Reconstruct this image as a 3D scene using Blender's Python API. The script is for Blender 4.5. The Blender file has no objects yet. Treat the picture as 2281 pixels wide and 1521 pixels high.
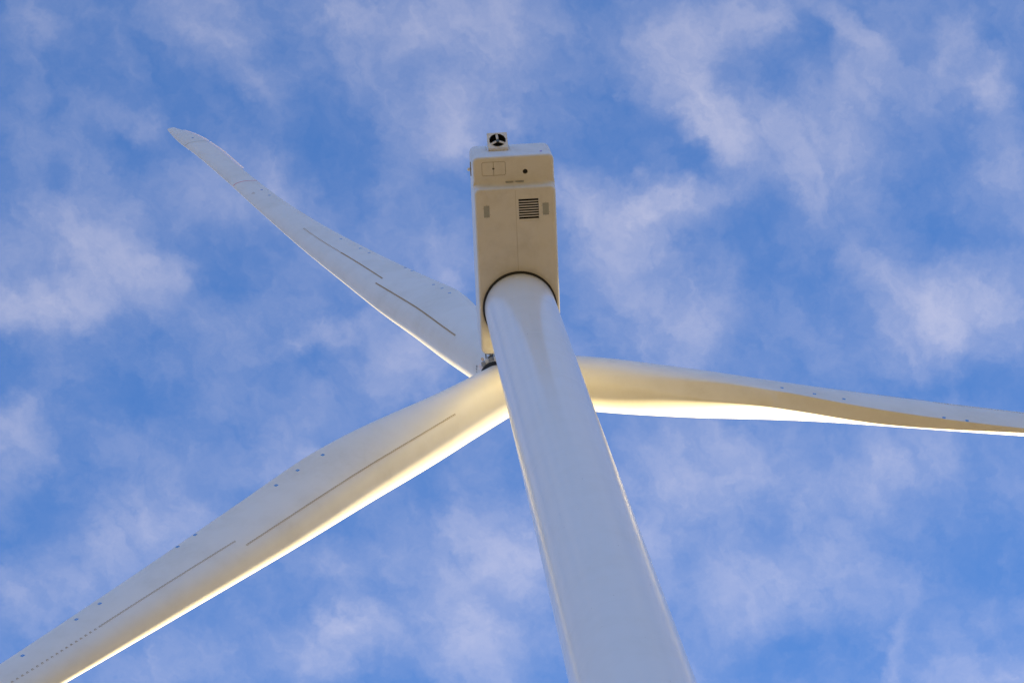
import bpy, bmesh, math, random
from mathutils import Vector, Matrix
random.seed(4)
D = bpy.data
scn = bpy.context.scene
COL = scn.collection
PI = math.pi

# ---------------------------------------------------------------- camera
cam_d = D.cameras.new('camera')
cam = D.objects.new('camera', cam_d)
COL.objects.link(cam)
scn.camera = cam
cam.location = (-7.26803, -29.85185, 1.6)
cam.rotation_euler = (2.86584, 0.10547, 0.03219)
cam_d.sensor_width = 36.0
cam_d.lens = 36.0 * 5603.74 / 2281.0
cam_d.shift_x = -166.829 / 2281.0
cam_d.shift_y = -60.770 / 2281.0
cam_d.clip_start = 0.1
cam_d.clip_end = 20000.0
scn.render.resolution_x = 1024
scn.render.resolution_y = 682

# ---------------------------------------------------------------- exposure
scn.view_settings.view_transform = 'Standard'
scn.view_settings.look = 'None'
scn.view_settings.exposure = 2.66
scn.view_settings.gamma = 1.0
scn.view_settings.use_curve_mapping = False

# ---------------------------------------------------------------- sun and sky
SUN_AZ = math.radians(12.5)     # from +Y towards +X
SUN_EL = math.radians(6.2)
sdir = Vector((math.sin(SUN_AZ)*math.cos(SUN_EL), math.cos(SUN_AZ)*math.cos(SUN_EL), math.sin(SUN_EL)))
sl = D.lights.new('sun', 'SUN')
sl.energy = 2.1
sl.angle = math.radians(0.5)
sl.color = (1.0, 0.745, 0.31)
so = D.objects.new('sun', sl)
COL.objects.link(so)
so.rotation_euler = (-sdir).to_track_quat('-Z', 'Y').to_euler()
so.location = sdir*300

CLOUDS = [[80.629,54.462,1.172,-62.3,92.002,-22.164,0.35],
[45.767,60.546,-7.413,-75.321,54.553,-12.39,0.4],
[38.243,54.216,-7.805,-115.399,77.537,-17.837,0.5],
[24.884,39.343,-6.668,-135.63,82.979,-13.708,0.4],
[80.225,4.596,-1.355,-6.766,139.271,-21.544,0.4],
[50.285,2.225,-3.176,-3.092,60.892,-10.683,0.4],
[25.558,118.03,-24.38,-56.843,12.162,0.132,0.45],
[137.403,6.426,-7.45,-8.098,149.869,-30.899,0.75],
[37.033,1.657,-2.275,-4.947,100.448,-16.17,0.35],
[137.363,5.744,-9.86,-4.082,77.446,-14.999,0.35],
[62.02,3.224,-2.214,-3.421,69.186,-11.262,0.2],
[89.753,31.22,1.959,-79.385,235.574,-53.133,0.35],
[135.121,89.137,-7.61,-122.827,180.558,-45.556,0.25],
[46.27,6.574,4.285,-19.307,164.118,-46.987,0.65],
[41.763,10.761,1.862,-25.694,102.694,-29.952,0.4],
[32.508,22.915,-2.78,-64.369,85.341,-27.735,0.5],
[40.076,3.573,3.854,-2.851,48.797,-12.081,0.22],
[46.3,3.295,1.498,-6.113,107.377,-25.071,0.35],
[100.788,6.643,1.384,-8.643,153.578,-34.912,0.4],
[144.552,13.565,16.311,-5.402,78.671,-27.091,0.5],
[91.962,8.63,10.377,-7.659,114.682,-37.452,0.35],
[66.813,-25.516,6.524,39.423,95.302,-30.064,0.6],
[47.882,-11.729,3.994,62.188,228.949,-65.419,0.5],
[49.147,-5.916,-0.118,10.615,87.118,-22.754,0.4],
[98.353,4.542,-5.536,-4.198,69.709,-18.448,0.3],
[72.622,-7.106,5.291,19.669,162.667,-45.127,0.35],
[71.751,4.455,0.01,-4.27,63.541,-21.001,0.45],
[71.64,4.756,1.105,-10.905,157.592,-55.052,0.45],
[77.993,70.765,-19.765,-46.691,44.903,-19.35,0.45],
[57.695,-14.202,11.716,21.452,69.083,-23.866,0.5],
[60.006,5.547,6.471,-8.291,109.947,-44.854,0.45],
[64.705,-28.498,16.185,43.421,82.859,-26.255,0.35],
[86.261,25.279,-16.673,-19.708,61.161,-8.835,0.75],
[93.614,1.251,-16.172,-5.169,104.957,-16.896,0.5],
[48.455,-12.005,-5.424,32.829,151.525,-30.734,0.4],
[126.791,-68.015,-4.238,28.841,55.211,-15.654,0.6],
[58.365,22.471,-14.046,-35.152,83.308,-11.658,0.45],
[141.225,2.362,-22.711,-7.655,139.795,-29.778,0.35],
[47.888,45.736,-17.536,-190.469,201.398,4.549,0.4],
[53.491,-0.245,-12.646,-3.0,59.985,-10.089,0.25],
[172.924,29.75,-48.369,-13.285,58.566,-8.287,0.35],
[32.374,-21.608,-1.871,35.303,54.576,-18.884,0.4],
[53.123,0.367,-10.394,-5.885,105.201,-23.581,0.3],
[117.687,0.842,-22.922,-5.982,104.524,-24.699,0.3],
[74.494,44.859,-23.417,-132.815,205.787,-25.603,0.35],
[74.871,-52.11,-10.426,80.305,123.719,-46.209,0.5],
[116.984,-1.506,-31.101,-3.553,65.937,-13.497,0.45],
[149.507,-2.226,-40.818,-9.688,174.109,-38.541,0.35],
[44.404,5.08,-6.278,-18.325,124.553,-28.399,0.72],
[61.711,24.275,-12.746,-42.479,97.265,-20.474,0.4],
[76.064,-11.271,-7.246,18.049,148.308,-39.111,0.4],
[71.287,1.972,-8.699,-6.193,104.212,-26.787,0.35],
[70.838,-10.882,-8.035,28.751,235.986,-61.684,0.3],
[53.082,8.885,-15.784,-24.182,99.967,-23.826,0.7],
[40.743,37.953,-20.0,-169.104,172.995,-10.9,0.4],
[57.554,-0.553,-14.633,-5.658,92.544,-25.286,0.4],
[36.926,-0.169,-8.73,-7.102,112.064,-32.99,0.4],
[73.892,-0.933,-19.579,-6.195,101.833,-27.532,0.4],
[166.108,80.563,-48.211,-41.966,76.864,-15.752,0.4],
[55.61,1.265,-7.755,-6.42,102.28,-29.517,0.3],
[132.951,3.351,-17.381,-4.192,68.916,-18.632,0.3],
[60.197,-0.125,-13.697,-6.725,98.537,-33.542,0.6],
[102.204,0.044,-22.348,-7.571,108.914,-38.373,0.35],
[94.658,35.731,-25.695,-24.689,53.443,-17.68,0.55],
[94.383,2.425,-12.175,-6.333,89.473,-32.597,0.35],
[30.315,0.39,-5.29,-6.245,89.424,-31.774,0.35],
[69.142,1.368,-10.368,-3.119,44.931,-15.786,0.35],
[68.835,0.783,-12.376,-7.544,109.855,-37.83,0.35],
[45.614,-10.751,-3.32,19.491,93.338,-41.499,0.5],
[22.25,-15.096,3.031,63.096,84.486,-46.443,0.5],
[45.82,-7.176,-5.655,16.273,146.625,-66.106,0.45],
[44.972,-0.522,-11.755,-7.365,93.065,-41.244,0.45],
[352.842,28.25,-94.256,-13.344,77.896,-32.198,0.45],
[123.535,-1.84,-33.727,-9.636,122.615,-53.7,0.45],
[83.193,-0.59,-20.409,-6.036,78.573,-33.107,0.25],
[52.289,2.263,-3.483,-3.986,54.42,-21.09,0.6],
[94.832,3.689,-7.789,-4.761,65.288,-25.103,0.5],
[95.478,4.248,-5.948,-7.09,98.67,-36.941,0.35],
[38.605,-11.076,2.892,28.749,92.739,-39.373,0.5],
[57.714,2.721,-3.05,-7.435,96.231,-40.945,0.45],
[79.517,3.287,-5.845,-4.954,63.931,-27.334,0.4],
[63.008,-28.64,13.134,51.033,96.466,-40.261,0.7],
[81.848,-29.706,12.728,104.546,251.52,-103.807,0.5],
[104.789,6.456,-0.163,-7.54,96.359,-41.9,0.35],
[62.101,3.528,-1.155,-10.337,140.504,-54.88,0.3],
[70.427,4.204,-0.589,-10.408,140.234,-55.631,0.25],
[62.266,4.49,2.225,-6.837,88.358,-37.687,0.25],
[70.765,5.574,4.198,-6.911,88.189,-38.439,0.3],
[37.544,0.854,-5.236,-5.048,77.876,-23.984,0.35],
[55.015,1.305,-7.48,-6.74,99.985,-33.244,0.35],
[51.025,0.276,-10.254,-9.948,138.86,-51.707,0.25],
[46.309,16.436,-16.836,-41.247,90.187,-27.852,0.25]]
SKY_STRENGTH = 0.1
wd = D.worlds.new('World')
scn.world = wd
wd.use_nodes = True
nt = wd.node_tree
nt.nodes.clear()

class G:
    """small node helper"""
    def __init__(s, nt): s.nt = nt
    def n(s, t, **kw):
        x = s.nt.nodes.new(t)
        for k, v in kw.items(): setattr(x, k, v)
        return x
    def put(s, sock, v):
        if isinstance(v, bpy.types.NodeSocket): s.nt.links.new(v, sock)
        elif v is not None: sock.default_value = v
    def m(s, op, a, b=None, c=None, clamp=False):
        x = s.n('ShaderNodeMath', operation=op, use_clamp=clamp)
        s.put(x.inputs[0], a); s.put(x.inputs[1], b); s.put(x.inputs[2], c)
        return x.outputs[0]
    def v(s, op, a, b=None, scale=None):
        x = s.n('ShaderNodeVectorMath', operation=op)
        s.put(x.inputs[0], a); s.put(x.inputs[1], b)
        if scale is not None: s.put(x.inputs['Scale'], scale)
        return x.outputs['Value'] if op in ('DOT_PRODUCT', 'LENGTH') else x.outputs['Vector']
    def noise(s, vec, scale, detail=2, rough=.5, dist=0, out=0):
        x = s.n('ShaderNodeTexNoise')
        s.put(x.inputs['Vector'], vec); x.inputs['Scale'].default_value = scale
        x.inputs['Detail'].default_value = detail; x.inputs['Roughness'].default_value = rough
        x.inputs['Distortion'].default_value = dist
        return x.outputs[out]
    def comb(s, a, b, c):
        x = s.n('ShaderNodeCombineXYZ')
        s.put(x.inputs[0], a); s.put(x.inputs[1], b); s.put(x.inputs[2], c)
        return x.outputs[0]
    def rng(s, v, a, b, c, d, smooth=False):
        x = s.n('ShaderNodeMapRange')
        if smooth: x.interpolation_type = 'SMOOTHSTEP'
        s.put(x.inputs[0], v)
        for i, q in enumerate((a, b, c, d)): s.put(x.inputs[i+1], q)
        return x.outputs[0]
    def mix(s, f, a, b, blend='MIX'):
        x = s.n('ShaderNodeMix', data_type='RGBA', blend_type=blend)
        s.put(x.inputs[0], f); s.put(x.inputs[6], a); s.put(x.inputs[7], b)
        return x.outputs[2]

def build_world():
    g = G(nt)
    tc = g.n('ShaderNodeTexCoord').outputs['Generated']
    sky = g.n('ShaderNodeTexSky', sky_type='NISHITA', sun_disc=False)
    sky.sun_elevation = SUN_EL
    sky.sun_rotation = SUN_AZ
    sky.altitude = 300
    sky.air_density = 1.0
    sky.dust_density = 3.0
    sky.ozone_density = 5.0
    sep = g.n('ShaderNodeSeparateXYZ'); g.put(sep.inputs[0], tc)
    z = g.m('MAXIMUM', sep.outputs[2], 0.07)
    px = g.m('DIVIDE', sep.outputs[0], z); py = g.m('DIVIDE', sep.outputs[1], z)
    p = g.comb(px, py, 0.0)
    # the cloud layer is drifted and teased out by turbulence
    w1 = g.v('SUBTRACT', g.noise(p, 16, 3, .55, 0, 1), (.5, .5, .5))
    w2 = g.v('SUBTRACT', g.noise(p, 55, 4, .6, 0, 1), (.5, .5, .5))
    q = g.v('ADD', p, g.v('SCALE', w1, None, 0.024))
    q = g.v('ADD', q, g.v('SCALE', w2, None, 0.018))
    w3 = g.v('SUBTRACT', g.noise(p, 170, 4, .6, 0, 1), (.5, .5, .5))
    q = g.v('ADD', q, g.v('SCALE', w3, None, 0.008))
    sq = g.n('ShaderNodeSeparateXYZ'); g.put(sq.inputs[0], q)
    q1 = g.comb(sq.outputs[0], sq.outputs[1], 1.0)
    tot = None
    for (a, b, c, d, e, f, am) in CLOUDS:
        u = g.v('DOT_PRODUCT', q1, (a, b, c)); w = g.v('DOT_PRODUCT', q1, (d, e, f))
        r = g.v('LENGTH', g.comb(u, w, 0.0))
        k = g.rng(r, 0.0, 2.5, am*.72, 0.0, True)
        tot = k if tot is None else g.m('ADD', tot, k)
    # away from the mapped banks the same kind of bank goes on over the whole sky
    cen = g.v('LENGTH', g.v('SUBTRACT', p, (.065, .285, 0)))
    away = g.rng(cen, .24, .36, 0, 1, True)
    low = g.rng(g.noise(q, 9, 2, .5), .40, .62, 0, .9)
    tot = g.m('ADD', tot, g.m('MULTIPLY', low, away))
    fine = g.noise(q, 26, 6, .54)
    wisp = g.noise(g.v('MULTIPLY', q, (1.0, .6, 1)), 80, 6, .58)
    f1 = g.rng(fine, .30, .70, .70, 1.18, True)
    mval = g.m('MULTIPLY', tot, f1)
    mval = g.m('ADD', mval, g.rng(fine, .34, .74, .09, .34, True))
    rot = g.n('ShaderNodeVectorRotate', rotation_type='Z_AXIS'); g.put(rot.inputs['Vector'], q); rot.inputs['Angle'].default_value = .55
    fib = g.noise(g.v('MULTIPLY', rot.outputs[0], (1.0, .34, 1)), 62, 7, .60, .35)
    mval = g.m('ADD', mval, g.m('MULTIPLY', g.m('SUBTRACT', wisp, .5), g.m('ADD', g.m('MULTIPLY', mval, .30), .10)))
    mval = g.m('MULTIPLY', mval, g.rng(fib, .30, .70, .72, 1.28, True))
    # soft shoulder
    mval = g.m('MAXIMUM', mval, 0.0)
    mval = g.m('SUBTRACT', 1.0, g.m('POWER', 2.718, g.m('MULTIPLY', mval, -SKY_DENS)))
    # clouds thin out into the haze near the horizon
    mval = g.m('MULTIPLY', mval, g.rng(sep.outputs[2], .0, .25, .4, 1, True))
    base = g.mix(1.0, sky.outputs[0], SKY_TINT, 'MULTIPLY')
    s0 = 1.0/SKY_STRENGTH
    # a cloud passes on some of the sky's own glow behind it, plus the light it scatters itself
    ccol = g.mix(1.0, g.mix(1.0, CLOUD_COL, (s0, s0, s0, 1), 'MULTIPLY'), g.mix(1.0, base, (.6, .6, .6, 1), 'MULTIPLY'), 'ADD')
    col = g.mix(mval, base, ccol)
    bg = g.n('ShaderNodeBackground')
    g.put(bg.inputs[0], col); bg.inputs[1].default_value = SKY_STRENGTH
    out = g.n('ShaderNodeOutputWorld')
    nt.links.new(bg.outputs[0], out.inputs[0])
SKY_DENS = .80
SKY_TINT = (.78, .88, .95, 1)
CLOUD_COL = (.096, .083, .074, 1)
build_world()

# ---------------------------------------------------------------- materials
def mat(name, color, rough=.5, metal=0.0, coat=0.0, coat_rough=.05, vary=0.0, vscale=3.0, bump=0.0, bscale=20.0, spec=.5, streak=False):
    m = D.materials.new(name); m.use_nodes = True
    t = m.node_tree; b = t.nodes['Principled BSDF']; g = G(t)
    b.inputs['Base Color'].default_value = (*color, 1)
    b.inputs['Roughness'].default_value = rough
    b.inputs['Metallic'].default_value = metal
    b.inputs['Coat Weight'].default_value = coat
    b.inputs['Coat Roughness'].default_value = coat_rough
    b.inputs['Specular IOR Level'].default_value = spec
    tc = g.n('ShaderNodeTexCoord').outputs['Object']
    if vary:
        vec = g.v('MULTIPLY', tc, (1, 1, .12)) if streak else tc
        n1 = g.noise(vec, vscale, 5, .6)
        n2 = g.noise(tc, vscale*9, 4, .7)
        f = g.m('MULTIPLY', g.rng(n1, .45, .78, 0, 1), g.rng(n2, .3, .7, .4, 1))
        g.put(b.inputs['Base Color'], g.mix(f, (*color, 1), (*[c*(1-vary) for c in (color[0], color[1]*.985, color[2]*.95)], 1)))
        g.put(b.inputs['Roughness'], g.rng(n1, .3, .7, rough*.85, rough*1.2))
    if bump:
        bn = g.n('ShaderNodeBump'); bn.inputs['Strength'].default_value = 1.0
        bn.inputs['Distance'].default_value = bump
        g.put(bn.inputs['Height'], g.noise(tc, bscale, 3, .5))
        t.links.new(bn.outputs[0], b.inputs['Normal'])
        t.links.new(bn.outputs[0], b.inputs['Coat Normal'])
    return m

M_TOWER = mat('tower_paint', (.82, .815, .80), .42, coat=1.0, coat_rough=.20, vary=.05, vscale=.6, bump=.0008, bscale=1.6)
M_BLADE = mat('blade_gelcoat', (.81, .80, .78), .38, vary=.13, vscale=.5, spec=.5)
M_NAC = mat('nacelle_fibreglass', (.74, .73, .72), .45, vary=.18, vscale=1.3, spec=.5, bump=.0015, bscale=2.0)
M_FAN = mat('fan_housing_paint', (.76, .75, .73), .5, vary=.12, vscale=4)
M_WELD = mat('weld_paint', (.70, .70, .69), .5)
M_SEAM = mat('seam_sealant', (.34, .30, .24), .7)
M_RIDGE = mat('seam_ridge', (.56, .54, .50), .6)
M_DARK = mat('black_rubber', (.012, .012, .012), .6)
M_VOID = mat('dark_interior', (.006, .007, .008), .8)
M_CAST = mat('cast_iron_grey', (.36, .36, .36), .5, vary=.3, vscale=4)
M_TOOTH = mat('bearing_bolt_steel', (.10, .11, .11), .45, metal=.6)
M_YEL = mat('yellow_eyebolt_paint', (.75, .42, .03), .5)
M_PANEL = mat('grey_panel', (.38, .40, .40), .55, vary=.2, vscale=6)
M_BLUE = mat('blue_marker_print', (.015, .26, .72), .5)
M_PALE = mat('pale_marker_print', (.35, .55, .75), .5)
M_RED = mat('red_band_paint', (.72, .05, .10), .5)
M_TAN = mat('tan_joint_tape', (.42, .38, .30), .6)
M_VG = mat('brown_vane_plastic', (.46, .36, .22), .6)
M_SERR = mat('pale_serration_plastic', (.86, .79, .85), .5)
M_VIO = mat('violet_sticker', (.28, .16, .55), .5)
M_INK = mat('dark_ink', (.05, .05, .06), .6)

# ---------------------------------------------------------------- mesh helpers
def link(name, me, parent=None, loc=(0, 0, 0)):
    o = D.objects.new(name, me); COL.objects.link(o)
    o.parent = parent; o.location = loc
    return o
def mesh(name, vs, fs, mats, smooth=False, mi=None, sharp=None):
    me = D.meshes.new(name); me.from_pydata([tuple(v) for v in vs], [], fs)
    for m in (mats if isinstance(mats, (list, tuple)) else [mats]): me.materials.append(m)
    if smooth: me.polygons.foreach_set('use_smooth', [True]*len(me.polygons))
    if mi: me.polygons.foreach_set('material_index', mi)
    me.update()
    if smooth and sharp: me.set_sharp_from_angle(angle=math.radians(sharp))
    return me
def bm_mesh(name, bm, m, smooth=None):
    bmesh.ops.recalc_face_normals(bm, faces=bm.faces)
    me = D.meshes.new(name); bm.to_mesh(me); bm.free()
    for k in (m if isinstance(m, (list, tuple)) else [m]): me.materials.append(k)
    if smooth:
        me.polygons.foreach_set('use_smooth', [True]*len(me.polygons))
        me.set_sharp_from_angle(angle=math.radians(smooth))
    return me
def box_bm(bm, c, s, rot=None, bev=0):
    r = bmesh.ops.create_cube(bm, size=1.0)
    M = Matrix.Translation(c) @ (rot.to_4x4() if rot else Matrix.Identity(4)) @ Matrix.Diagonal((*s, 1))
    bmesh.ops.transform(bm, matrix=M, verts=r['verts'])
    if bev:
        es = list({e for v in r['verts'] for e in v.link_edges})
        bmesh.ops.bevel(bm, geom=es, offset=bev, segments=2, profile=.5, affect='EDGES')
def cyl_bm(bm, a, b, r0, r1=None, n=32, caps=True):
    a = Vector(a); b = Vector(b); d = b-a
    r = bmesh.ops.create_cone(bm, cap_ends=caps, segments=n, radius1=r0, radius2=r0 if r1 is None else r1, depth=d.length)
    M = Matrix.Translation((a+b)/2) @ d.to_track_quat('Z', 'Y').to_matrix().to_4x4()
    bmesh.ops.transform(bm, matrix=M, verts=r['verts'])
def lathe(name, prof, n, m, smooth=30):
    vs = []; fs = []
    for r, z in prof:
        for i in range(n):
            a = 2*PI*i/n; vs.append((r*math.cos(a), r*math.sin(a), z))
    for j in range(len(prof)-1):
        for i in range(n):
            k = (i+1) % n
            fs.append((j*n+i, j*n+k, (j+1)*n+k, (j+1)*n+i))
    return mesh(name, vs, fs, m, True, sharp=smooth)
def subtract(me, cutters, name):
    """cut openings out of a shell"""
    o = D.objects.new('tmp', me); COL.objects.link(o); tmp = [o]
    for c in cutters:
        co = D.objects.new('cutter', c); COL.objects.link(co); tmp.append(co)
        md = o.modifiers.new('b', 'BOOLEAN'); md.operation = 'DIFFERENCE'; md.solver = 'EXACT'; md.object = co
    dg = bpy.context.evaluated_depsgraph_get()
    out = D.meshes.new_from_object(o.evaluated_get(dg)); out.name = name
    for t in tmp: D.objects.remove(t)
    return out

# ---------------------------------------------------------------- ground (seen by the paint's bounce light only)
def ground():
    m = D.materials.new('dry_field'); m.use_nodes = True
    t = m.node_tree; b = t.nodes['Principled BSDF']; g = G(t)
    tc = g.n('ShaderNodeTexCoord').outputs['Object']
    n1 = g.noise(tc, .01, 5, .6); n2 = g.noise(tc, .8, 6, .7)
    c = g.mix(g.rng(n1, .35, .65, 0, 1), (.50, .310, .115, 1), (.42, .27, .10, 1))
    c = g.mix(g.rng(n2, .3, .75, 0, .5), c, (.24, .18, .06, 1))
    g.put(b.inputs['Base Color'], c); b.inputs['Roughness'].default_value = .9
    bn = g.n('ShaderNodeBump'); bn.inputs['Distance'].default_value = .08
    g.put(bn.inputs['Height'], n2); t.links.new(bn.outputs[0], b.inputs['Normal'])
    R = [0, 15, 40, 120, 400, 1500, 6000]; n = 48; vs = [(0, 0, 0)]; fs = []
    for j, r in enumerate(R[1:]):
        for i in range(n):
            a = 2*PI*i/n
            h = 0 if r < 30 else random.uniform(-.3, .3)*min(1, r/200)
            vs.append((r*math.cos(a), r*math.sin(a), h))
    for i in range(n): fs.append((0, 1+i, 1+(i+1) % n))
    for j in range(len(R)-2):
        for i in range(n):
            k = (i+1) % n
            fs.append((1+j*n+i, 1+(j+1)*n+i, 1+(j+1)*n+k, 1+j*n+k))
    o = link('ground', mesh('ground', vs, fs, m, True))
    o['kind'] = 'structure'
    M_CON = mat('concrete', (.36, .35, .33), .85, vary=.3, vscale=1.5)
    f = link('foundation', lathe('foundation', [(0.01, .25), (3.0, .25), (3.1, .2), (3.2, -.1)], 64, M_CON))
    f['kind'] = 'structure'
ground()

# ================================================================ THE TURBINE
H = 107.0481            # underside of the nacelle
turbine = D.objects.new('wind_turbine', None); COL.objects.link(turbine)
turbine.location = (0, 0, 0)
turbine['label'] = 'tall white three-bladed wind turbine standing against the blue cloudy sky'
turbine['category'] = 'wind turbine'

# ---- tower: rolled steel cans, each weld pulled in by a few millimetres
def tower_r(z):
    P = [(0, 2.23), (35, 1.9884), (60, (1.9884+1.5879)/2), (H-14, 1.5879), (H, 1.552)]
    for (a, ra), (b, rb) in zip(P, P[1:]):
        if z <= b: return ra + (rb-ra)*(z-a)/(b-a)
    return 1.552
def build_tower():
    n = 160; vs = []; fs = []
    zs = []
    z = .25
    while z < H-.16: zs.append(z); z += .2
    zs += [H-.16]
    cans = [(k*2.85+.8) for k in range(40)]
    rnd = random.Random(8)
    ph = [(rnd.uniform(0, 6.28), rnd.uniform(0, 6.28), rnd.uniform(.0003, .0014)) for _ in cans]
    for z in zs:
        k = min(range(len(cans)), key=lambda i: abs(cans[i]-z)); dz = z-cans[k]
        kk = min(int(max(0, (z-.8))/2.85), len(ph)-1)
        r = tower_r(z) - .0030*math.exp(-(dz/.16)**2)
        for i in range(n):
            a = 2*PI*i/n
            w = ph[kk][2]*math.sin(3*a+ph[kk][0])*math.exp(-((abs(dz)-.45)/.45)**2)
            w += .0006*math.sin(5*a+ph[k][1])*math.exp(-(dz/.25)**2)
            vs.append(((r+w)*math.cos(a), (r+w)*math.sin(a), z))
    m = len(zs)
    for j in range(m-1):
        for i in range(n):
            k = (i+1) % n
            fs.append((j*n+i, j*n+k, (j+1)*n+k, (j+1)*n+i))
    fs.append(tuple((m-1)*n+i for i in range(n)))
    tw = link('tower', mesh('tower', vs, fs, M_TOWER, True, sharp=40), turbine)
    # thin weld beads and the bolted section joints
    for c in cans:
        if c < 40 or c > H-2: continue
        r = tower_r(c)-.0028
        link('weld_bead', lathe('weld_bead', [(r-.002, c-.011), (r+.0016, c-.005), (r+.0022, c), (r+.0016, c+.005), (r-.002, c+.011)], 128, M_WELD), tw)
    # door and ladder at the foot, facing away from the field track
    bm = bmesh.new(); box_bm(bm, (0, -2.2, 2.1), (.95, .14, 2.1), bev=.03)
    link('door', bm_mesh('door', bm, M_PANEL, 30), tw)
    # small dark chips in the paint
    rr = random.Random(21); bm = bmesh.new()
    for _ in range(46):
        z = rr.uniform(48, H-6); a = math.radians(rr.gauss(-105, 32)); r = tower_r(z)+.0025
        c = Vector((r*math.cos(a), r*math.sin(a), z)); s = rr.choice([.006, .008, .008, .014])
        M = Matrix.Translation(c) @ Vector((math.cos(a), math.sin(a), 0)).to_track_quat('Z', 'Y').to_matrix().to_4x4() @ Matrix.Diagonal((s, s*1.5, .002, 1))
        q = bmesh.ops.create_icosphere(bm, subdivisions=1, radius=1.0)
        bmesh.ops.transform(bm, matrix=M, verts=q['verts'])
    pc = link('paint_chip', bm_mesh('paint_chip', bm, M_INK), tw); pc['kind'] = 'stuff'
build_tower()
link('yaw_ring', lathe('yaw_ring', [(1.40, H-.20), (1.615, H-.145), (1.628, H-.10), (1.628, H+.05), (1.3, H+.05)], 128, M_DARK), turbine)

# ---- nacelle
YF, YR, YT, ZS, HW, ZT = 2.072, -5.360, -6.657, .45, 1.765, 3.10
def build_nacelle():
    rb, rt, rc = .13, .42, .27
    def sm(t): t = min(1, max(0, t)); return t*t*(3-2*t)
    # horizontal slices: (height, rear end, front end)
    sl = []
    for k in range(7):
        th = PI/2*k/6; sl.append((rb*(1-math.cos(th)), YR+rb*(1-math.sin(th)), YF-rb*2.2*(1-math.sin(th))))
    y1 = YR-.02; y2 = YR-.10
    sl.append((ZS-.13, y1-.03, YF)); rf = .13
    for k in range(1, 7):
        ph = PI/2*k/6; sl.append((ZS-rf+rf*math.sin(ph), y2-rf*1.6*(1-math.cos(ph)), YF))
    sl.append((ZS+.0004, (y2+YT)/2, YF))
    for k in range(7):
        th = PI/2*k/6; sl.append((ZS+.0008+rb*(1-math.cos(th)), YT+rb*(1-math.sin(th)), YF))
    for z in (.8, 1.4, 2.0, 2.6): sl.append((z, YT+.0*z, YF))
    for k in range(1, 8):
        th = PI/2*k/7; sl.append((ZT-rt+rt*math.sin(th), YT+rt*.45*(1-math.cos(th)), YF-rt*(1-math.cos(th))))
    def ring(z, ya, yb):
        out = []
        top = max(0, z-(ZT-rt)); tin = rt*(1-math.sqrt(max(0, 1-(min(1, top/rt))**2)))*1.0
        def w(y):
            z0 = ZS*sm((YR+.02-y)/.16)
            d = max(0, z-z0); ins = rb-math.sqrt(max(0, rb*rb-(rb-d)**2)) if d < rb else 0
            return HW-ins-tin
        nl, ncr = 34, 7
        def rcx(yc, sx, front):
            return [(rc*math.cos(PI/2*k/ncr), rc*math.sin(PI/2*k/ncr)) for k in range(ncr+1)]
        c = rcx(0, 0, 0)
        for (cx, cy) in c: out.append((1, yb-rc+cy, rc-cx))           # front right
        for (cx, cy) in c[::-1]: out.append((-1, yb-rc+cy, rc-cx))
        for k in range(1, nl): out.append((-1, (yb-rc)+(ya-yb+2*rc)*k/nl, 0))
        for (cx, cy) in c: out.append((-1, ya+rc-cy, rc-cx))
        for (cx, cy) in c[::-1]: out.append((1, ya+rc-cy, rc-cx))
        for k in range(1, nl): out.append((1, (ya+rc)+(yb-ya-2*rc)*k/nl, 0))
        return [(sx*(w(y)-ins)-.006, y, H+z) for sx, y, ins in out]
    vs = []; fs = []
    for q in sl: vs += ring(*q)
    n = len(vs)//len(sl)
    for j in range(len(sl)-1):
        for i in range(n):
            k = (i+1) % n; fs.append((j*n+i, j*n+k, (j+1)*n+k, (j+1)*n+i))
    fs.append(tuple(range(n))); fs.append(tuple((len(sl)-1)*n+i for i in range(n))[::-1])
    me = mesh('nacelle', vs, fs, [M_NAC, M_VOID])
    bm = bmesh.new(); bm.from_mesh(me); bmesh.ops.recalc_face_normals(bm, faces=bm.faces); bm.to_mesh(me); bm.free()
    cut = []
    bm = bmesh.new(); box_bm(bm, (.557, -4.3415, H), (.873, .985, .5)); cut.append(bm_mesh('c', bm, M_NAC))
    bm = bmesh.new(); cyl_bm(bm, (.499, -5.937, H+.1), (.499, -5.937, H+.7), .105, n=32); cut.append(bm_mesh('c', bm, M_NAC))
    bm = bmesh.new(); cyl_bm(bm, (-.872, -6.122, H+.1), (-.872, -6.122, H+.6), .048, n=24); cut.append(bm_mesh('c', bm, M_NAC))
    me2 = subtract(me, cut, 'nacelle')
    me2.polygons.foreach_set('use_smooth', [True]*len(me2.polygons)); me2.set_sharp_from_angle(angle=math.radians(40))
    nac = link('nacelle', me2, turbine)
    # seam down the middle of the two shells
    def ribbon(name, pts, w, up, m):
        bm = bmesh.new()
        for (p, q) in zip(pts, pts[1:]):
            p = Vector(p); q = Vector(q); d = (q-p)
            rot = d.to_track_quat('Y', 'Z').to_matrix()
            box_bm(bm, (p+q)/2, (w, d.length, up), rot)
        return link(name, bm_mesh(name, bm, m), nac)
    o = .0
    ribbon('seam_flange', [(o, -1.66, H), (o, YR+.14, H)], .018, .012, M_RIDGE)
    ribbon('seam_flange', [(o+.0, YR-.24, H+ZS), (o+.0, YT+.2, H+ZS+.008)], .022, .020, M_FAN)
    ribbon('seam_flange', [(o, YR+.12, H), (o, YR+.03, H+.045), (o, YR-.05, H+ZS-.13), (o, YR-.12, H+ZS-.05), (o, YR-.30, H+ZS)], .022, .035, M_FAN)
    ribbon('seam_flange', [(o, YT+.13, H+ZS+.002), (o, YT+.03, H+ZS+.04), (o, YT, H+ZS+.13), (o, YT, H+ZT-.42)], .030, .020, M_FAN)
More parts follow.
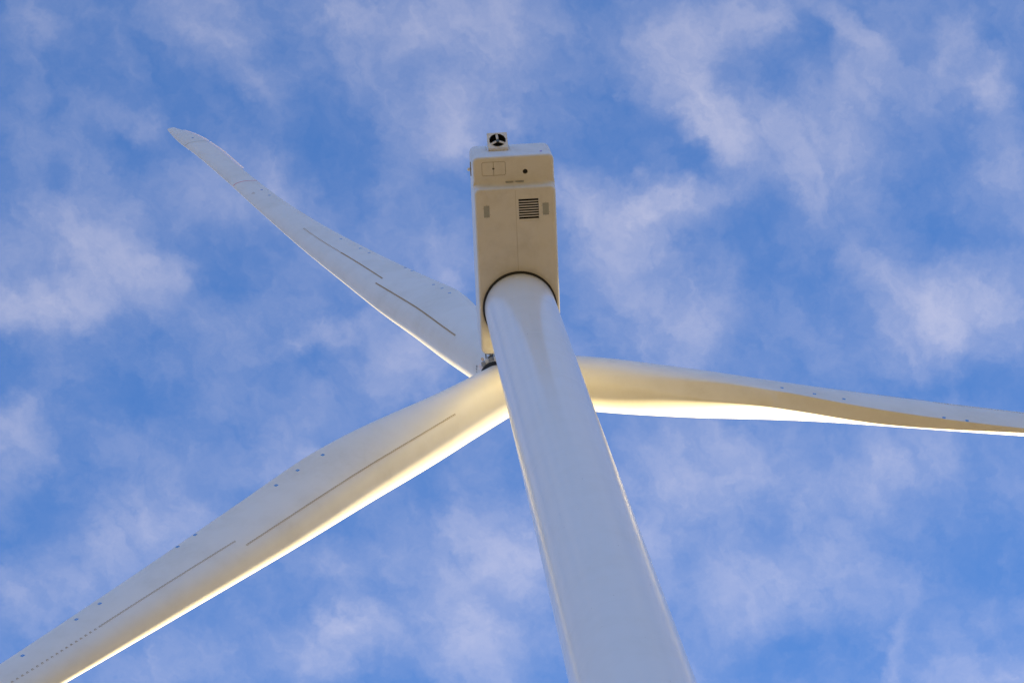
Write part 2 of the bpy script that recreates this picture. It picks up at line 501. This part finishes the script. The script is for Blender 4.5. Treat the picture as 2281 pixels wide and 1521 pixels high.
    # cross joint of the shell beside the tower
    for x0, x1 in ((-HW+.05, -1.62), (1.60, HW-.08)):
        bm = bmesh.new(); box_bm(bm, ((x0+x1)/2, .05, H), (abs(x1-x0), .016, .014)); link('cross_joint', bm_mesh('cross_joint', bm, M_FAN), nac)
    # service hatch in the tail: two leaves with dark gaps
    zt = H+ZS+.006
    hx0, hx1, hy0, hy1, xm = -1.367, -.354, -6.422, -5.831, -.868
    def gap(a, b, w=.014, m=M_SEAM):
        a = Vector((*a, zt)); b = Vector((*b, zt)); bm = bmesh.new(); d = b-a
        box_bm(bm, (a+b)/2, (w, d.length+w*.0, .012), d.to_track_quat('Y', 'Z').to_matrix())
        return bm_mesh('hatch_gap', bm, m)
    for (x0, x1) in ((hx0, xm-.008), (xm+.008, hx1)):
        bm = bmesh.new(); box_bm(bm, ((x0+x1)/2, (hy0+hy1)/2, zt+.012), (x1-x0, hy1-hy0, .028), bev=.006)
        cutm = bmesh.new(); cyl_bm(cutm, (-.872, -6.122, zt-.1), (-.872, -6.122, zt+.1), .047, n=24)
        leaf = subtract(bm_mesh('hatch_leaf', bm, M_NAC), [bm_mesh('c', cutm, M_NAC)], 'hatch_leaf')
        link('hatch_leaf', leaf, nac)
    c = .05
    P = [(hx0+c, hy0), (hx1-c, hy0), (hx1, hy0+c), (hx1, hy1-c), (hx1-c, hy1), (hx0+c, hy1), (hx0, hy1-c), (hx0, hy0+c)]
    bm = bmesh.new()
    for i in range(8):
        a = Vector((*P[i], zt)); b = Vector((*P[(i+1) % 8], zt)); d = b-a
        box_bm(bm, (a+b)/2-Vector((0, 0, .002)), (.014, d.length+.01, .026), d.to_track_quat('Y', 'Z').to_matrix())
    box_bm(bm, (xm, (hy0+hy1)/2, zt-.001), (.018, hy1-hy0-.01, .026))
    link('hatch_gasket', bm_mesh('hatch_gasket', bm, M_SEAM), nac)
    # dark plugs behind the two round ports
    bm = bmesh.new(); cyl_bm(bm, (-.872, -6.122, H+ZS+.03), (-.872, -6.122, H+ZS+.05), .047, n=24)
    link('latch_hole', bm_mesh('latch_hole', bm, M_VOID), nac)
    bm = bmesh.new(); cyl_bm(bm, (.499, -5.937, H+ZS+.05), (.499, -5.937, H+ZS+.09), .104, n=32)
    cyl_bm(bm, (.499, -5.937, H+ZS+.0), (.499, -5.937, H+ZS+.06), .05, .03, n=16)
    link('drain_port', bm_mesh('drain_port', bm, M_DARK), nac)
    bm = bmesh.new()
    r = bmesh.ops.create_circle(bm, segments=32, radius=.112); r2 = bmesh.ops.create_circle(bm, segments=32, radius=.098)
    bmesh.ops.bridge_loops(bm, edges=bm.edges[:])
    bmesh.ops.transform(bm, matrix=Matrix.Translation((.499, -5.937, H+ZS-.002)), verts=bm.verts)
    link('port_rim', bm_mesh('port_rim', bm, M_SEAM), nac)
    # two ventilation slots at the step
    for x0, x1 in ((-.37, -.045), (.06, .41)):
        bm = bmesh.new(); box_bm(bm, ((x0+x1)/2, YR-.140, H+ZS-.062), (x1-x0, .016, .11), Matrix.Rotation(math.radians(-50), 3, 'X'))
        link('step_vent', bm_mesh('step_vent', bm, M_PANEL), nac)
        bm = bmesh.new(); box_bm(bm, ((x0+x1)/2, YR-.178, H+ZS-.032), (x1-x0+.01, .018, .028), Matrix.Rotation(math.radians(-60), 3, 'X'))
        link('vent_slit', bm_mesh('vent_slit', bm, M_SEAM), nac)
    # small riveted inspection panels
    for (x0, x1, y0, y1) in ((-1.389, -1.146, -4.602, -4.094), (1.160, 1.421, -4.604, -4.080)):
        bm = bmesh.new(); box_bm(bm, ((x0+x1)/2, (y0+y1)/2, H-.004), (x1-x0, y1-y0, .018), bev=.004)
        pn = link('inspection_panel', bm_mesh('inspection_panel', bm, M_PANEL), nac)
        bm = bmesh.new()
        for k in range(2):
            for sx in (x0-.03, x1+.03):
                yy = y0+(y1-y0)*(.22+.56*k); cyl_bm(bm, (sx, yy, H-.012), (sx, yy, H+.01), .012, n=8)
        for sy in (y0-.03, y1+.03):
            cyl_bm(bm, ((x0+x1)/2, sy, H-.012), ((x0+x1)/2, sy, H+.01), .012, n=8)
        link('rivet', bm_mesh('rivet', bm, M_SEAM), nac)['kind'] = 'stuff'
    # obstruction-light bracket on the left wall
    xw = -HW-.0
    bm = bmesh.new()
    box_bm(bm, (xw-.02, -5.90, H+1.68), (.06, .62, .08), bev=.01)
    box_bm(bm, (xw-.05, -5.88, H+1.71), (.10, .10, .10), bev=.01)
    link('side_bracket', bm_mesh('side_bracket', bm, M_CAST), nac)
    bm = bmesh.new(); q = bmesh.ops.create_uvsphere(bm, u_segments=16, v_segments=10, radius=.085)
    bmesh.ops.transform(bm, matrix=Matrix.Translation((xw-.10, -5.88, H+1.71)), verts=q['verts'])
    link('side_lamp_dome', bm_mesh('side_lamp_dome', bm, M_FAN, 60), nac)
    bm = bmesh.new(); box_bm(bm, (1.26, YT-.004, H+1.07), (.10, .008, .16)); link('sticker', bm_mesh('sticker', bm, M_VIO), nac)
    return nac
nac = build_nacelle()

# ---- louvre grille let into the underside
def build_grille():
    x0, x1, y0, y1 = .1205, .9935, -4.834, -3.849
    bm = bmesh.new()
    box_bm(bm, ((x0+x1)/2, (y0+y1)/2, H+.20), (x1-x0+.02, y1-y0+.02, .02))
    for x in (x0-.004, x1+.004): box_bm(bm, (x, (y0+y1)/2, H+.11), (.008, y1-y0+.02, .20))
    for y in (y0-.004, y1+.004): box_bm(bm, ((x0+x1)/2, y, H+.11), (x1-x0+.02, .008, .20))
    gr = link('louvre_grille', bm_mesh('louvre_grille', bm, M_VOID), turbine)
    ys = -4.79; n = 8; pitch = (-3.953-(-4.838))/n
    bm = bmesh.new(); box_bm(bm, (0, 0, 0), (x1-x0-.01, .043, .010), Matrix.Rotation(math.radians(12), 3, 'X'))
    sm = bm_mesh('slat', bm, M_NAC)
    for k in range(n-1):
        link('slat', sm, gr, ((x0+x1)/2, y0+.052+pitch*(k+.62), H+.022))
    bm = bmesh.new(); box_bm(bm, ((x0+x1)/2, y1-.045, H+.018), (x1-x0, .10, .02))
    link('sill_plate', bm_mesh('sill_plate', bm, M_NAC), gr)
    bm = bmesh.new()
    w = .035
    for x in (x0-w/2+.004, x1+w/2-.004): box_bm(bm, (x, (y0+y1)/2, H-.006), (w, y1-y0+2*w, .022), bev=.003)
    for y in (y0-w/2+.012, y1+w/2-.004): box_bm(bm, ((x0+x1)/2, y, H-.0065), (x1-x0-.001, w*.7, .022), bev=.003)
    link('frame', bm_mesh('frame', bm, M_NAC), gr)
build_grille()

# ---- cooling fan box on the rear wall
def build_fan():
    A = (YT, H+1.69); B = (YT-.13, H+1.58); Cc = (YT-.67, H+2.27); Dd = (YT+.02, H+2.62)
    x0, x1 = -.985, -.11
    P = [(YT+.06, H+1.62), B, Cc, (YT-.58, H+2.37), (YT+.06, H+2.47)]
    bm = bmesh.new()
    L = [bm.verts.new((x0, *p)) for p in P]; R = [bm.verts.new((x1, *p)) for p in P]; n = len(P)
    bm.faces.new(L); bm.faces.new(R[::-1])
    for i in range(n):
        j = (i+1) % n; bm.faces.new((L[j], L[i], R[i], R[j]))
    bmesh.ops.recalc_face_normals(bm, faces=bm.faces)
    bmesh.ops.bevel(bm, geom=bm.edges[:], offset=.012, segments=2, affect='EDGES')
    me = bm_mesh('c', bm, [M_FAN, M_VOID])
    b = Vector((0, *B)); c = Vector((0, *Cc)); up = (c-b).normalized()
    nrm = Vector((0, -up.z, up.y))
    if nrm.y > 0: nrm = -nrm
    ctr = (b+c)/2 + Vector(((x0+x1)/2, 0, 0)) - up*0
    F = Matrix((Vector((1, 0, 0)), up, nrm)).transposed()      # local z = outward
    T = Matrix.Translation(ctr) @ F.to_4x4()
    rad = .362
    cb = bmesh.new(); cyl_bm(cb, (0, 0, -.30), (0, 0, .2), rad, n=64); bmesh.ops.transform(cb, matrix=T, verts=cb.verts)
    me2 = subtract(me, [bm_mesh('c2', cb, M_VOID)], 'cooling_fan')
    fan = link('cooling_fan', me2, turbine)
    def add(name, bm, m, sm=40):
        bmesh.ops.transform(bm, matrix=T, verts=bm.verts); return link(name, bm_mesh(name, bm, m, sm), fan)
    bm = bmesh.new(); cyl_bm(bm, (0, 0, -.285), (0, 0, -.28), rad-.002, n=48); add('duct_floor', bm, M_VOID)
    bm = bmesh.new()
    a = bmesh.ops.create_cone(bm, cap_ends=False, segments=64, radius1=rad-.003, radius2=rad-.003, depth=.285)
    bmesh.ops.translate(bm, vec=(0, 0, -.1445), verts=bm.verts); add('duct_wall', bm, M_VOID)
    bm = bmesh.new(); bmesh.ops.create_circle(bm, segments=64, radius=rad+.022); bmesh.ops.create_circle(bm, segments=64, radius=rad-.004)
    bmesh.ops.bridge_loops(bm, edges=bm.edges[:])
    q = bmesh.ops.extrude_face_region(bm, geom=bm.faces[:]); bmesh.ops.translate(bm, vec=(0, 0, .010), verts=[v for v in q['geom'] if isinstance(v, bmesh.types.BMVert)])
    add('intake_rim', bm, M_FAN)
    bm = bmesh.new(); cyl_bm(bm, (0, 0, -.14), (0, 0, -.012), .082, .074, n=32); add('fan_hub', bm, M_TOOTH)
    for k in range(3):
        ang = math.radians(90+120*k+2)
        bm = bmesh.new(); box_bm(bm, (.225, 0, -.035), (.285, .105, .035), bev=.010)
        box_bm(bm, (.225, -.030, -.015), (.285, .012, .02)); box_bm(bm, (.225, .030, -.015), (.285, .012, .02))
        bmesh.ops.rotate(bm, cent=(0, 0, 0), matrix=Matrix.Rotation(ang, 3, 'Z'), verts=bm.verts)
        add('support_arm', bm, M_FAN)
    for k in range(7):
        ang = 2*PI*k/7+.3
        bm = bmesh.new(); box_bm(bm, (.22, 0, -.19), (.26, .12, .008), Matrix.Rotation(math.radians(32), 3, 'X'))
        bmesh.ops.rotate(bm, cent=(0, 0, 0), matrix=Matrix.Rotation(ang, 3, 'Z'), verts=bm.verts)
        add('fan_blade', bm, M_VOID)
    bm = bmesh.new()
    for k in range(12):
        a = 2*PI*k/12+.2; cyl_bm(bm, ((rad+.012)*math.cos(a), (rad+.012)*math.sin(a), .005), ((rad+.012)*math.cos(a), (rad+.012)*math.sin(a), .022), .010, n=8)
    add('rim_bolt', bm, M_SEAM)['kind'] = 'stuff'
    # bolts of the mounting flange on the rear wall
    bm = bmesh.new()
    for s in (x0-.07, x1+.07):
        for k in range(5):
            z = H+1.86+.18*k; cyl_bm(bm, (s, YT-.012, z), (s, YT+.01, z), .013, n=8)
    link('flange_bolt', bm_mesh('flange_bolt', bm, M_SEAM), fan)['kind'] = 'stuff'
    bm = bmesh.new()
    for k in range(6):
        x = x0+.04+(x1-x0-.08)*k/5; cyl_bm(bm, (x, YT-.02, H+1.595), (x, YT-.02, H+1.615), .012, n=8)
    link('edge_bolt', bm_mesh('edge_bolt', bm, M_SEAM), fan)['kind'] = 'stuff'
build_fan()

# ---------------------------------------------------------------- rotor
TAU, CONE, LEN, A0 = .06484, .0918, 60.9029, -.21067
R0, PITCH, PB, PBE = 1.3, .1896, -2.29841, 3.54417
HUB = Vector((0, 3.94062, H+2.51013))
KN = [0, .04, .1, .17, .25, .36, .5, .65, .8, .9, .96, 1.0]
LE = [1.3134, 1.2476, 1.1952, 1.0760, 1.0258, .7650, .4450, .0950, -.1570, -.1089, .0841, .0419]
TE = [-1.0569, -1.2299, -1.6521, -2.0683, -2.1067, -1.9674, -1.6019, -1.5365, -1.5648, -1.5160, -1.1180, -.4465]
TT = [.2116, .8299, 1.2750, .7840, .6257, .1865, .0, .0, .03, .03, .02, .02]
TW = [.3460, .3285, .3135, .2540, .1012, .0883, .1644, .0507, .0156, .0150, .0192, .0019]
TH = [1.0, .9844, .7668, .5290, .4076, .3700, .2853, .2048, .1858, .1777, .1734, .1714]
def cubic(xs, ys, x):
    h = [b-a for a, b in zip(xs, xs[1:])]; dl = [(b-a)/q for a, b, q in zip(ys, ys[1:], h)]
    m = [dl[0]]+[(dl[i-1]*h[i]+dl[i]*h[i-1])/(h[i]+h[i-1]) for i in range(1, len(h))]+[dl[-1]]
    i = 0
    while i < len(h)-1 and x > xs[i+1]: i += 1
    t = (x-xs[i])/h[i]
    return (2*t**3-3*t**2+1)*ys[i]+(t**3-2*t**2+t)*h[i]*m[i]+(-2*t**3+3*t**2)*ys[i+1]+(t**3-t**2)*h[i]*m[i+1]
def blade_pt(s, x, up=True, off=0.0, phl=None):
    """blade frame: X along the span, Y to the leading edge side, Z upwind.  s span 0..1, x chord 0..1"""
    def raw(s, x):
        le = cubic(KN, LE, s); te = cubic(KN, TE, s); t = cubic(KN, TH, s); tt = max(cubic(KN, TT, s), 0)
        tw = cubic(KN, TW, s)+PITCH; c = le-te
        w = min(1, max(0, (t-.5)/.45)); ph = math.acos(1-2*min(1, max(0, x)))
        if not up: ph = 2*PI-ph
        yt = 5*(.2969*math.sqrt(max(x, 0))-.126*x-.3516*x**2+.2843*x**3-.1036*x**4)
        camb = .04*((x/.16)*(.8-x) if x < .4 else (.2+.8*x-x*x)/.36)
        v = (1 if up else -1)*(yt*t+tt/c/2*x*x)+camb*min(1, (1-t)*1.3)
        u = (.5-x)*(1-w)+.5*math.cos(ph)*w
        v = v*(1-w)+.5*math.sin(ph)*t*w
        U = (le+te)/2+u*c; V = v*c
        return Vector((R0+s*(LEN-R0), U*math.cos(tw)+V*math.sin(tw), PB*max(s, 0)**PBE+U*math.sin(tw)-V*math.cos(tw)))
    p = raw(s, x)
    if off:
        e = 1e-3
        ds = raw(min(1, s+e), x)-raw(max(0, s-e), x); dx = raw(s, min(1, x+.01))-raw(s, max(0, x-.01))
        n = ds.cross(dx).normalized()
        n = n if (n.z < 0) == up else -n
        return p+n*off, n, ds.normalized(), dx.normalized()
    return p
def build_blade_mesh():
    nc = 40; ns = 170
    ph = [PI*i/nc for i in range(nc+1)]
    loop = [((1-math.cos(a))/2, True) for a in ph]+[((1-math.cos(a))/2, False) for a in ph[::-1][:-1]]
    vs = []; fs = []; n = len(loop)
    S = [(i/(ns-1))**1.15 for i in range(ns)]; S[-1] = 1.0
    for s in S:
        for x, up in loop: vs.append(blade_pt(s, x, up))
    for j in range(ns-1):
        for i in range(n):
            k = (i+1) % n
            fs.append((j*n+i, (j+1)*n+i, (j+1)*n+k, j*n+k))
    fs.append(tuple(range(n))[::-1]); fs.append(tuple((ns-1)*n+i for i in range(n)))
    me = mesh('blade', vs, fs, M_BLADE, True, sharp=38)
    bm = bmesh.new(); bm.from_mesh(me); bmesh.ops.recalc_face_normals(bm, faces=bm.faces); bm.to_mesh(me); bm.free()
    return me

def strip_mesh(name, s0, s1, w, m, n=28):
    """painted band running over the suction side from leading to trailing edge"""
    vs = []; fs = []
    for i in range(n+1):
        x = .004+.990*i/n; s = s0+(s1-s0)*i/n
        p, nn, ds, dx = blade_pt(s, x, True, .004)
        vs += [p-ds*w/2, p+ds*w/2]
    for i in range(n): fs.append((2*i, 2*i+1, 2*i+3, 2*i+2))
    return mesh(name, vs, fs, m, True)
def vane_mesh(segs):
    vs = []; fs = []
    for s, x, tilt in segs:
        p, n, ds, dx = blade_pt(s, x, True, .001)
        d = (dx+ds*tilt).normalized(); side = n.cross(d).normalized()
        a = p-d*.045; b = p+d*.045; k = len(vs); t = .008
        vs += [a-side*t, a+side*t, b+side*t, b-side*t, b+n*.024-side*t*.5, b+n*.024+side*t*.5]
        fs += [(k, k+1, k+2, k+3), (k, k+4, k+5, k+1), (k, k+3, k+4), (k+1, k+5, k+2), (k+3, k+2, k+5, k+4)]
    return mesh('vortex_generators', vs, fs, M_VG)
def marker_mesh(s, x, size=.135):
    p, n, ds, dx = blade_pt(s, x, True, .006)
    up = n.cross(ds).normalized(); vs = []; fs = []; mi = []
    def q(a, b, h=0): return p+ds*a*size+up*b*size+n*h
    O = [(-.5, -.5), (.5, -.5), (.5, .5), (-.5, .5)]
    for (a, b) in O: vs.append(q(a, b))
    for (a, b) in O: vs.append(q(a*.36, b*.36))
    for (a, b) in O: vs.append(q(a, b, -.012))
    for i in range(4):
        j = (i+1) % 4
        fs.append((i, j, 4+j, 4+i)); mi.append(0); fs.append((i, j, 8+j, 8+i)); mi.append(0)
    fs.append((4, 5, 6, 7)); mi.append(1)
    return mesh('marker', vs, fs, [M_BLUE, M_PALE], mi=mi)
def serration_mesh(s0, s1, depth=.20, step=.09):
    vs = []; fs = []; L = (s1-s0)*(LEN-R0); n = int(L/step)
    for i in range(n):
        a = s0+(s1-s0)*i/n; b = s0+(s1-s0)*(i+1)/n
        pa, na, dsa, dxa = blade_pt(a, .97, True, .003); pb, nb, dsb, dxb = blade_pt(b, .97, True, .003)
        ea = blade_pt(a, 1.0); eb = blade_pt(b, 1.0)
        m = (ea+eb)/2+(dxa+dxb).normalized()*depth
        r1 = ea+dxa*depth*.45; r2 = eb+dxb*depth*.45
        k = len(vs)
        T = [pa, pb, eb, ea, r2, r1, m]
        vs += T+[v-na*.008 for v in T]
        fs += [(k, k+1, k+2, k+3), (k+3, k+2, k+4, k+5), (k+5, k+4, k+6), (k+10, k+9, k+8, k+7), (k+12, k+11, k+9, k+10), (k+13, k+11, k+12),
               (k+4, k+6, k+13, k+11), (k+6, k+5, k+12, k+13)]
    return mesh('trailing_edge_serrations', vs, fs, M_SERR)

blade_me = build_blade_mesh()
segs1 = []; k = 0; s = .0724; st = .055/(LEN-R0)
while s < .2864:
    f = (s-.0724)/(.289-.0724); segs1.append((s, .318+(.241-.318)*f, .28 if k % 2 else -.28)); s += st*1.15; k += 1
segs2 = []; s = .289
while s < .41:
    f = (s-.2915)/(.52-.2915); segs2.append((s, .391+.05*f, .28 if k % 2 else -.28)); s += st*1.25; k += 1
while s < .53:
    f = (s-.2915)/(.52-.2915)
    segs2.append((s, .391+.05*f, .28)); segs2.append((s+st*1.1, .391+.05*f, -.28)); s += st*4.4
segs3 = []; s = .335
vg1 = vane_mesh(segs1); vg2 = vane_mesh(segs2)
marks = [(.176, .8565), (.2002, .8666), (.2221, .8589), (.2959, .9663), (.3128, .9686), (.391, .870), (.4125, .865), (.4605, .850), (.6808, .752), (.7063, .735), (.9433, .644)]
mark_me = [marker_mesh(*m) for m in marks]
serr = [serration_mesh(.802, .921), serration_mesh(.9245, .984)]
red = strip_mesh('red_band', .7542, .7464, .07, M_RED)
tan = strip_mesh('tip_joint', .9312, .9230, .045, M_TAN)
# pale scuff left by a repair
def patch_mesh():
    vs = []; n = 14
    for i in range(n):
        a = 2*PI*i/n; r = 1+.25*math.sin(3*a)
        p = blade_pt(.7015+.0032*math.cos(a)*r, .34+.07*math.sin(a)*r, True, .003)[0]; vs.append(p)
    return mesh('repair_patch', vs, [tuple(range(n))], mat('repair_filler', (.66, .60, .54), .7))
patch = patch_mesh()
def digits():
    cu = D.curves.new('serial_digits', 'FONT'); cu.body = '8657'; cu.size = .22; cu.align_x = 'CENTER'; cu.space_character = 1.15
    o = D.objects.new('t', cu); COL.objects.link(o)
    dg = bpy.context.evaluated_depsgraph_get(); me = D.meshes.new_from_object(o.evaluated_get(dg)); D.objects.remove(o)
    me.materials.clear(); me.materials.append(M_INK)
    # wrap on the root cylinder: text X runs round the root, text Y along the span
    for v in me.vertices:
        s = .0100+(v.co.y)/(LEN-R0); x = .085-v.co.x/3.6
        v.co = blade_pt(s, x, True, .006)[0]
    me.name = 'serial_digits'
    return me
dig = digits()

def rotor_axes():
    n = Vector((0, math.cos(TAU), math.sin(TAU))); X = Vector((1, 0, 0)); Z = Vector((0, -math.sin(TAU), math.cos(TAU)))
    return n, X, Z
NUP, RX, RZ = rotor_axes()
def blade_matrix(k):
    a = A0+k*2*PI/3
    rad = RX*math.cos(a)+RZ*math.sin(a); t = -RX*math.sin(a)+RZ*math.cos(a)
    sd = rad*math.cos(CONE)+NUP*math.sin(CONE); nu = NUP*math.cos(CONE)-rad*math.sin(CONE)
    return Matrix.Translation(HUB) @ Matrix((sd, t, nu)).transposed().to_4x4()
labels = ['blade pointing right, seen nearly edge-on with its sunlit pressure side', 'blade pointing up and to the left behind the nacelle, its whole length in view', 'nearest blade reaching down to the lower left']
blades = []
for k in range(3):
    b = link('blade', blade_me, turbine); b.matrix_local = blade_matrix(k); b['label'] = labels[k]
    for nm, me in [('vortex_generators', vg1), ('vortex_generators', vg2)]:
        o = link(nm, me, b); o['kind'] = 'stuff'
    for me in mark_me: link('marker', me, b)
    for me in serr:
        o = link('trailing_edge_serrations', me, b); o['kind'] = 'stuff'
    link('red_band', red, b); link('tip_joint', tan, b)
    if k == 1: link('repair_patch', patch, b)
    link('serial_digits', dig, b)
    blades.append(b)

# ---- hub, spinner and pitch bearings
def build_hub():
    bm = bmesh.new()
    q = bmesh.ops.create_uvsphere(bm, u_segments=48, v_segments=28, radius=1.12)
    bmesh.ops.transform(bm, matrix=Matrix.Translation(HUB), verts=bm.verts)
    cyl_bm(bm, HUB-NUP*1.35, HUB-NUP*.2, .80, 1.0, n=48)
    for k in range(3):
        M = blade_matrix(k); cyl_bm(bm, M @ Vector((.5, 0, 0)), M @ Vector((1.14, 0, 0)), 1.12, 1.20, n=64)
    hub = link('rotor_hub', bm_mesh('rotor_hub', bm, M_CAST, 40), turbine)
    for k in range(3):
        M = blade_matrix(k)
        bm = bmesh.new(); cyl_bm(bm, M @ Vector((1.20, 0, 0)), M @ Vector((1.30, 0, 0)), 1.225, n=96)
        pb = link('pitch_bearing', bm_mesh('pitch_bearing', bm, M_DARK, 40), hub)
        bm = bmesh.new(); cyl_bm(bm, M @ Vector((1.155, 0, 0)), M @ Vector((1.205, 0, 0)), 1.265, n=96)
        link('bearing_flange', bm_mesh('bearing_flange', bm, M_FAN, 40), hub)
        bm = bmesh.new(); N = 72
        for i in range(N):
            a = 2*PI*i/N; c = Vector((0, math.cos(a), math.sin(a)))
            cyl_bm(bm, M @ (c*1.236+Vector((1.205, 0, 0))), M @ (c*1.236+Vector((1.27, 0, 0))), .026, n=6)
        bo = link('bearing_bolts', bm_mesh('bearing_bolts', bm, M_TOOTH), hub); bo['kind'] = 'stuff'
    # spinner nose on the far side
    n = 48; vs = []; fs = []; prof = [(1.25, .45), (1.32, .8), (1.25, 1.2), (1.0, 1.55), (.65, 1.8), (.3, 1.92), (.01, 1.95)]
    for r, z in prof:
        for i in range(n):
            a = 2*PI*i/n; vs.append(HUB+NUP*z+RX*r*math.cos(a)+RZ*r*math.sin(a))
    for j in range(len(prof)-1):
        for i in range(n):
            k = (i+1) % n; fs.append((j*n+i, j*n+k, (j+1)*n+k, (j+1)*n+i))
    link('spinner', mesh('spinner', vs, fs, M_NAC, True), hub)
    # fittings between the nacelle front and the lower-left blade root
    T = blade_matrix(2)
    def part(name, fn, m):
        bm = bmesh.new(); fn(bm); bmesh.ops.transform(bm, matrix=T, verts=bm.verts); return link(name, bm_mesh(name, bm, m, 40), hub)
    def lug(c, s, bev=.01):
        return lambda bm: box_bm(bm, c, s, bev=bev)
    # blade frame: +X to the tip, -Z towards the nacelle, -Y up-left
    part('mounting_lug', lug((1.05, -1.04, -.84), (.20, .24, .24)), M_CAST)
    part('mounting_lug', lug((1.00, -.86, -1.02), (.22, .20, .24)), M_FAN)
    part('mounting_lug', lug((1.02, -.60, -1.14), (.22, .26, .22)), M_CAST)
    part('mounting_lug', lug((1.05, -.28, -1.26), (.18, .24, .20)), M_FAN)
    part('cover_plate', lug((1.06, -1.20, -.70), (.18, .26, .20)), M_SERR)
    part('cable_bracket', lambda bm: (box_bm(bm, (.98, -.98, -1.20), (.04, .04, .30)), box_bm(bm, (.90, -.88, -1.32), (.04, .26, .04)), box_bm(bm, (1.02, -.74, -1.26), (.24, .04, .04)), box_bm(bm, (.92, -.66, -1.34), (.04, .04, .22))), M_TOOTH)
    def ring(bm):
        N, K = 20, 8; v = []
        for i in range(N):
            a = 2*PI*i/N
            for j in range(K):
                b = 2*PI*j/K; r = .055+.018*math.cos(b)
                v.append(bm.verts.new((1.05+.018*math.sin(b), -1.14+r*math.cos(a), -1.07+r*math.sin(a))))
        for i in range(N):
            for j in range(K):
                bm.faces.new((v[i*K+j], v[((i+1) % N)*K+j], v[((i+1) % N)*K+(j+1) % K], v[i*K+(j+1) % K]))
    part('eyebolt', ring, M_YEL)
build_hub()
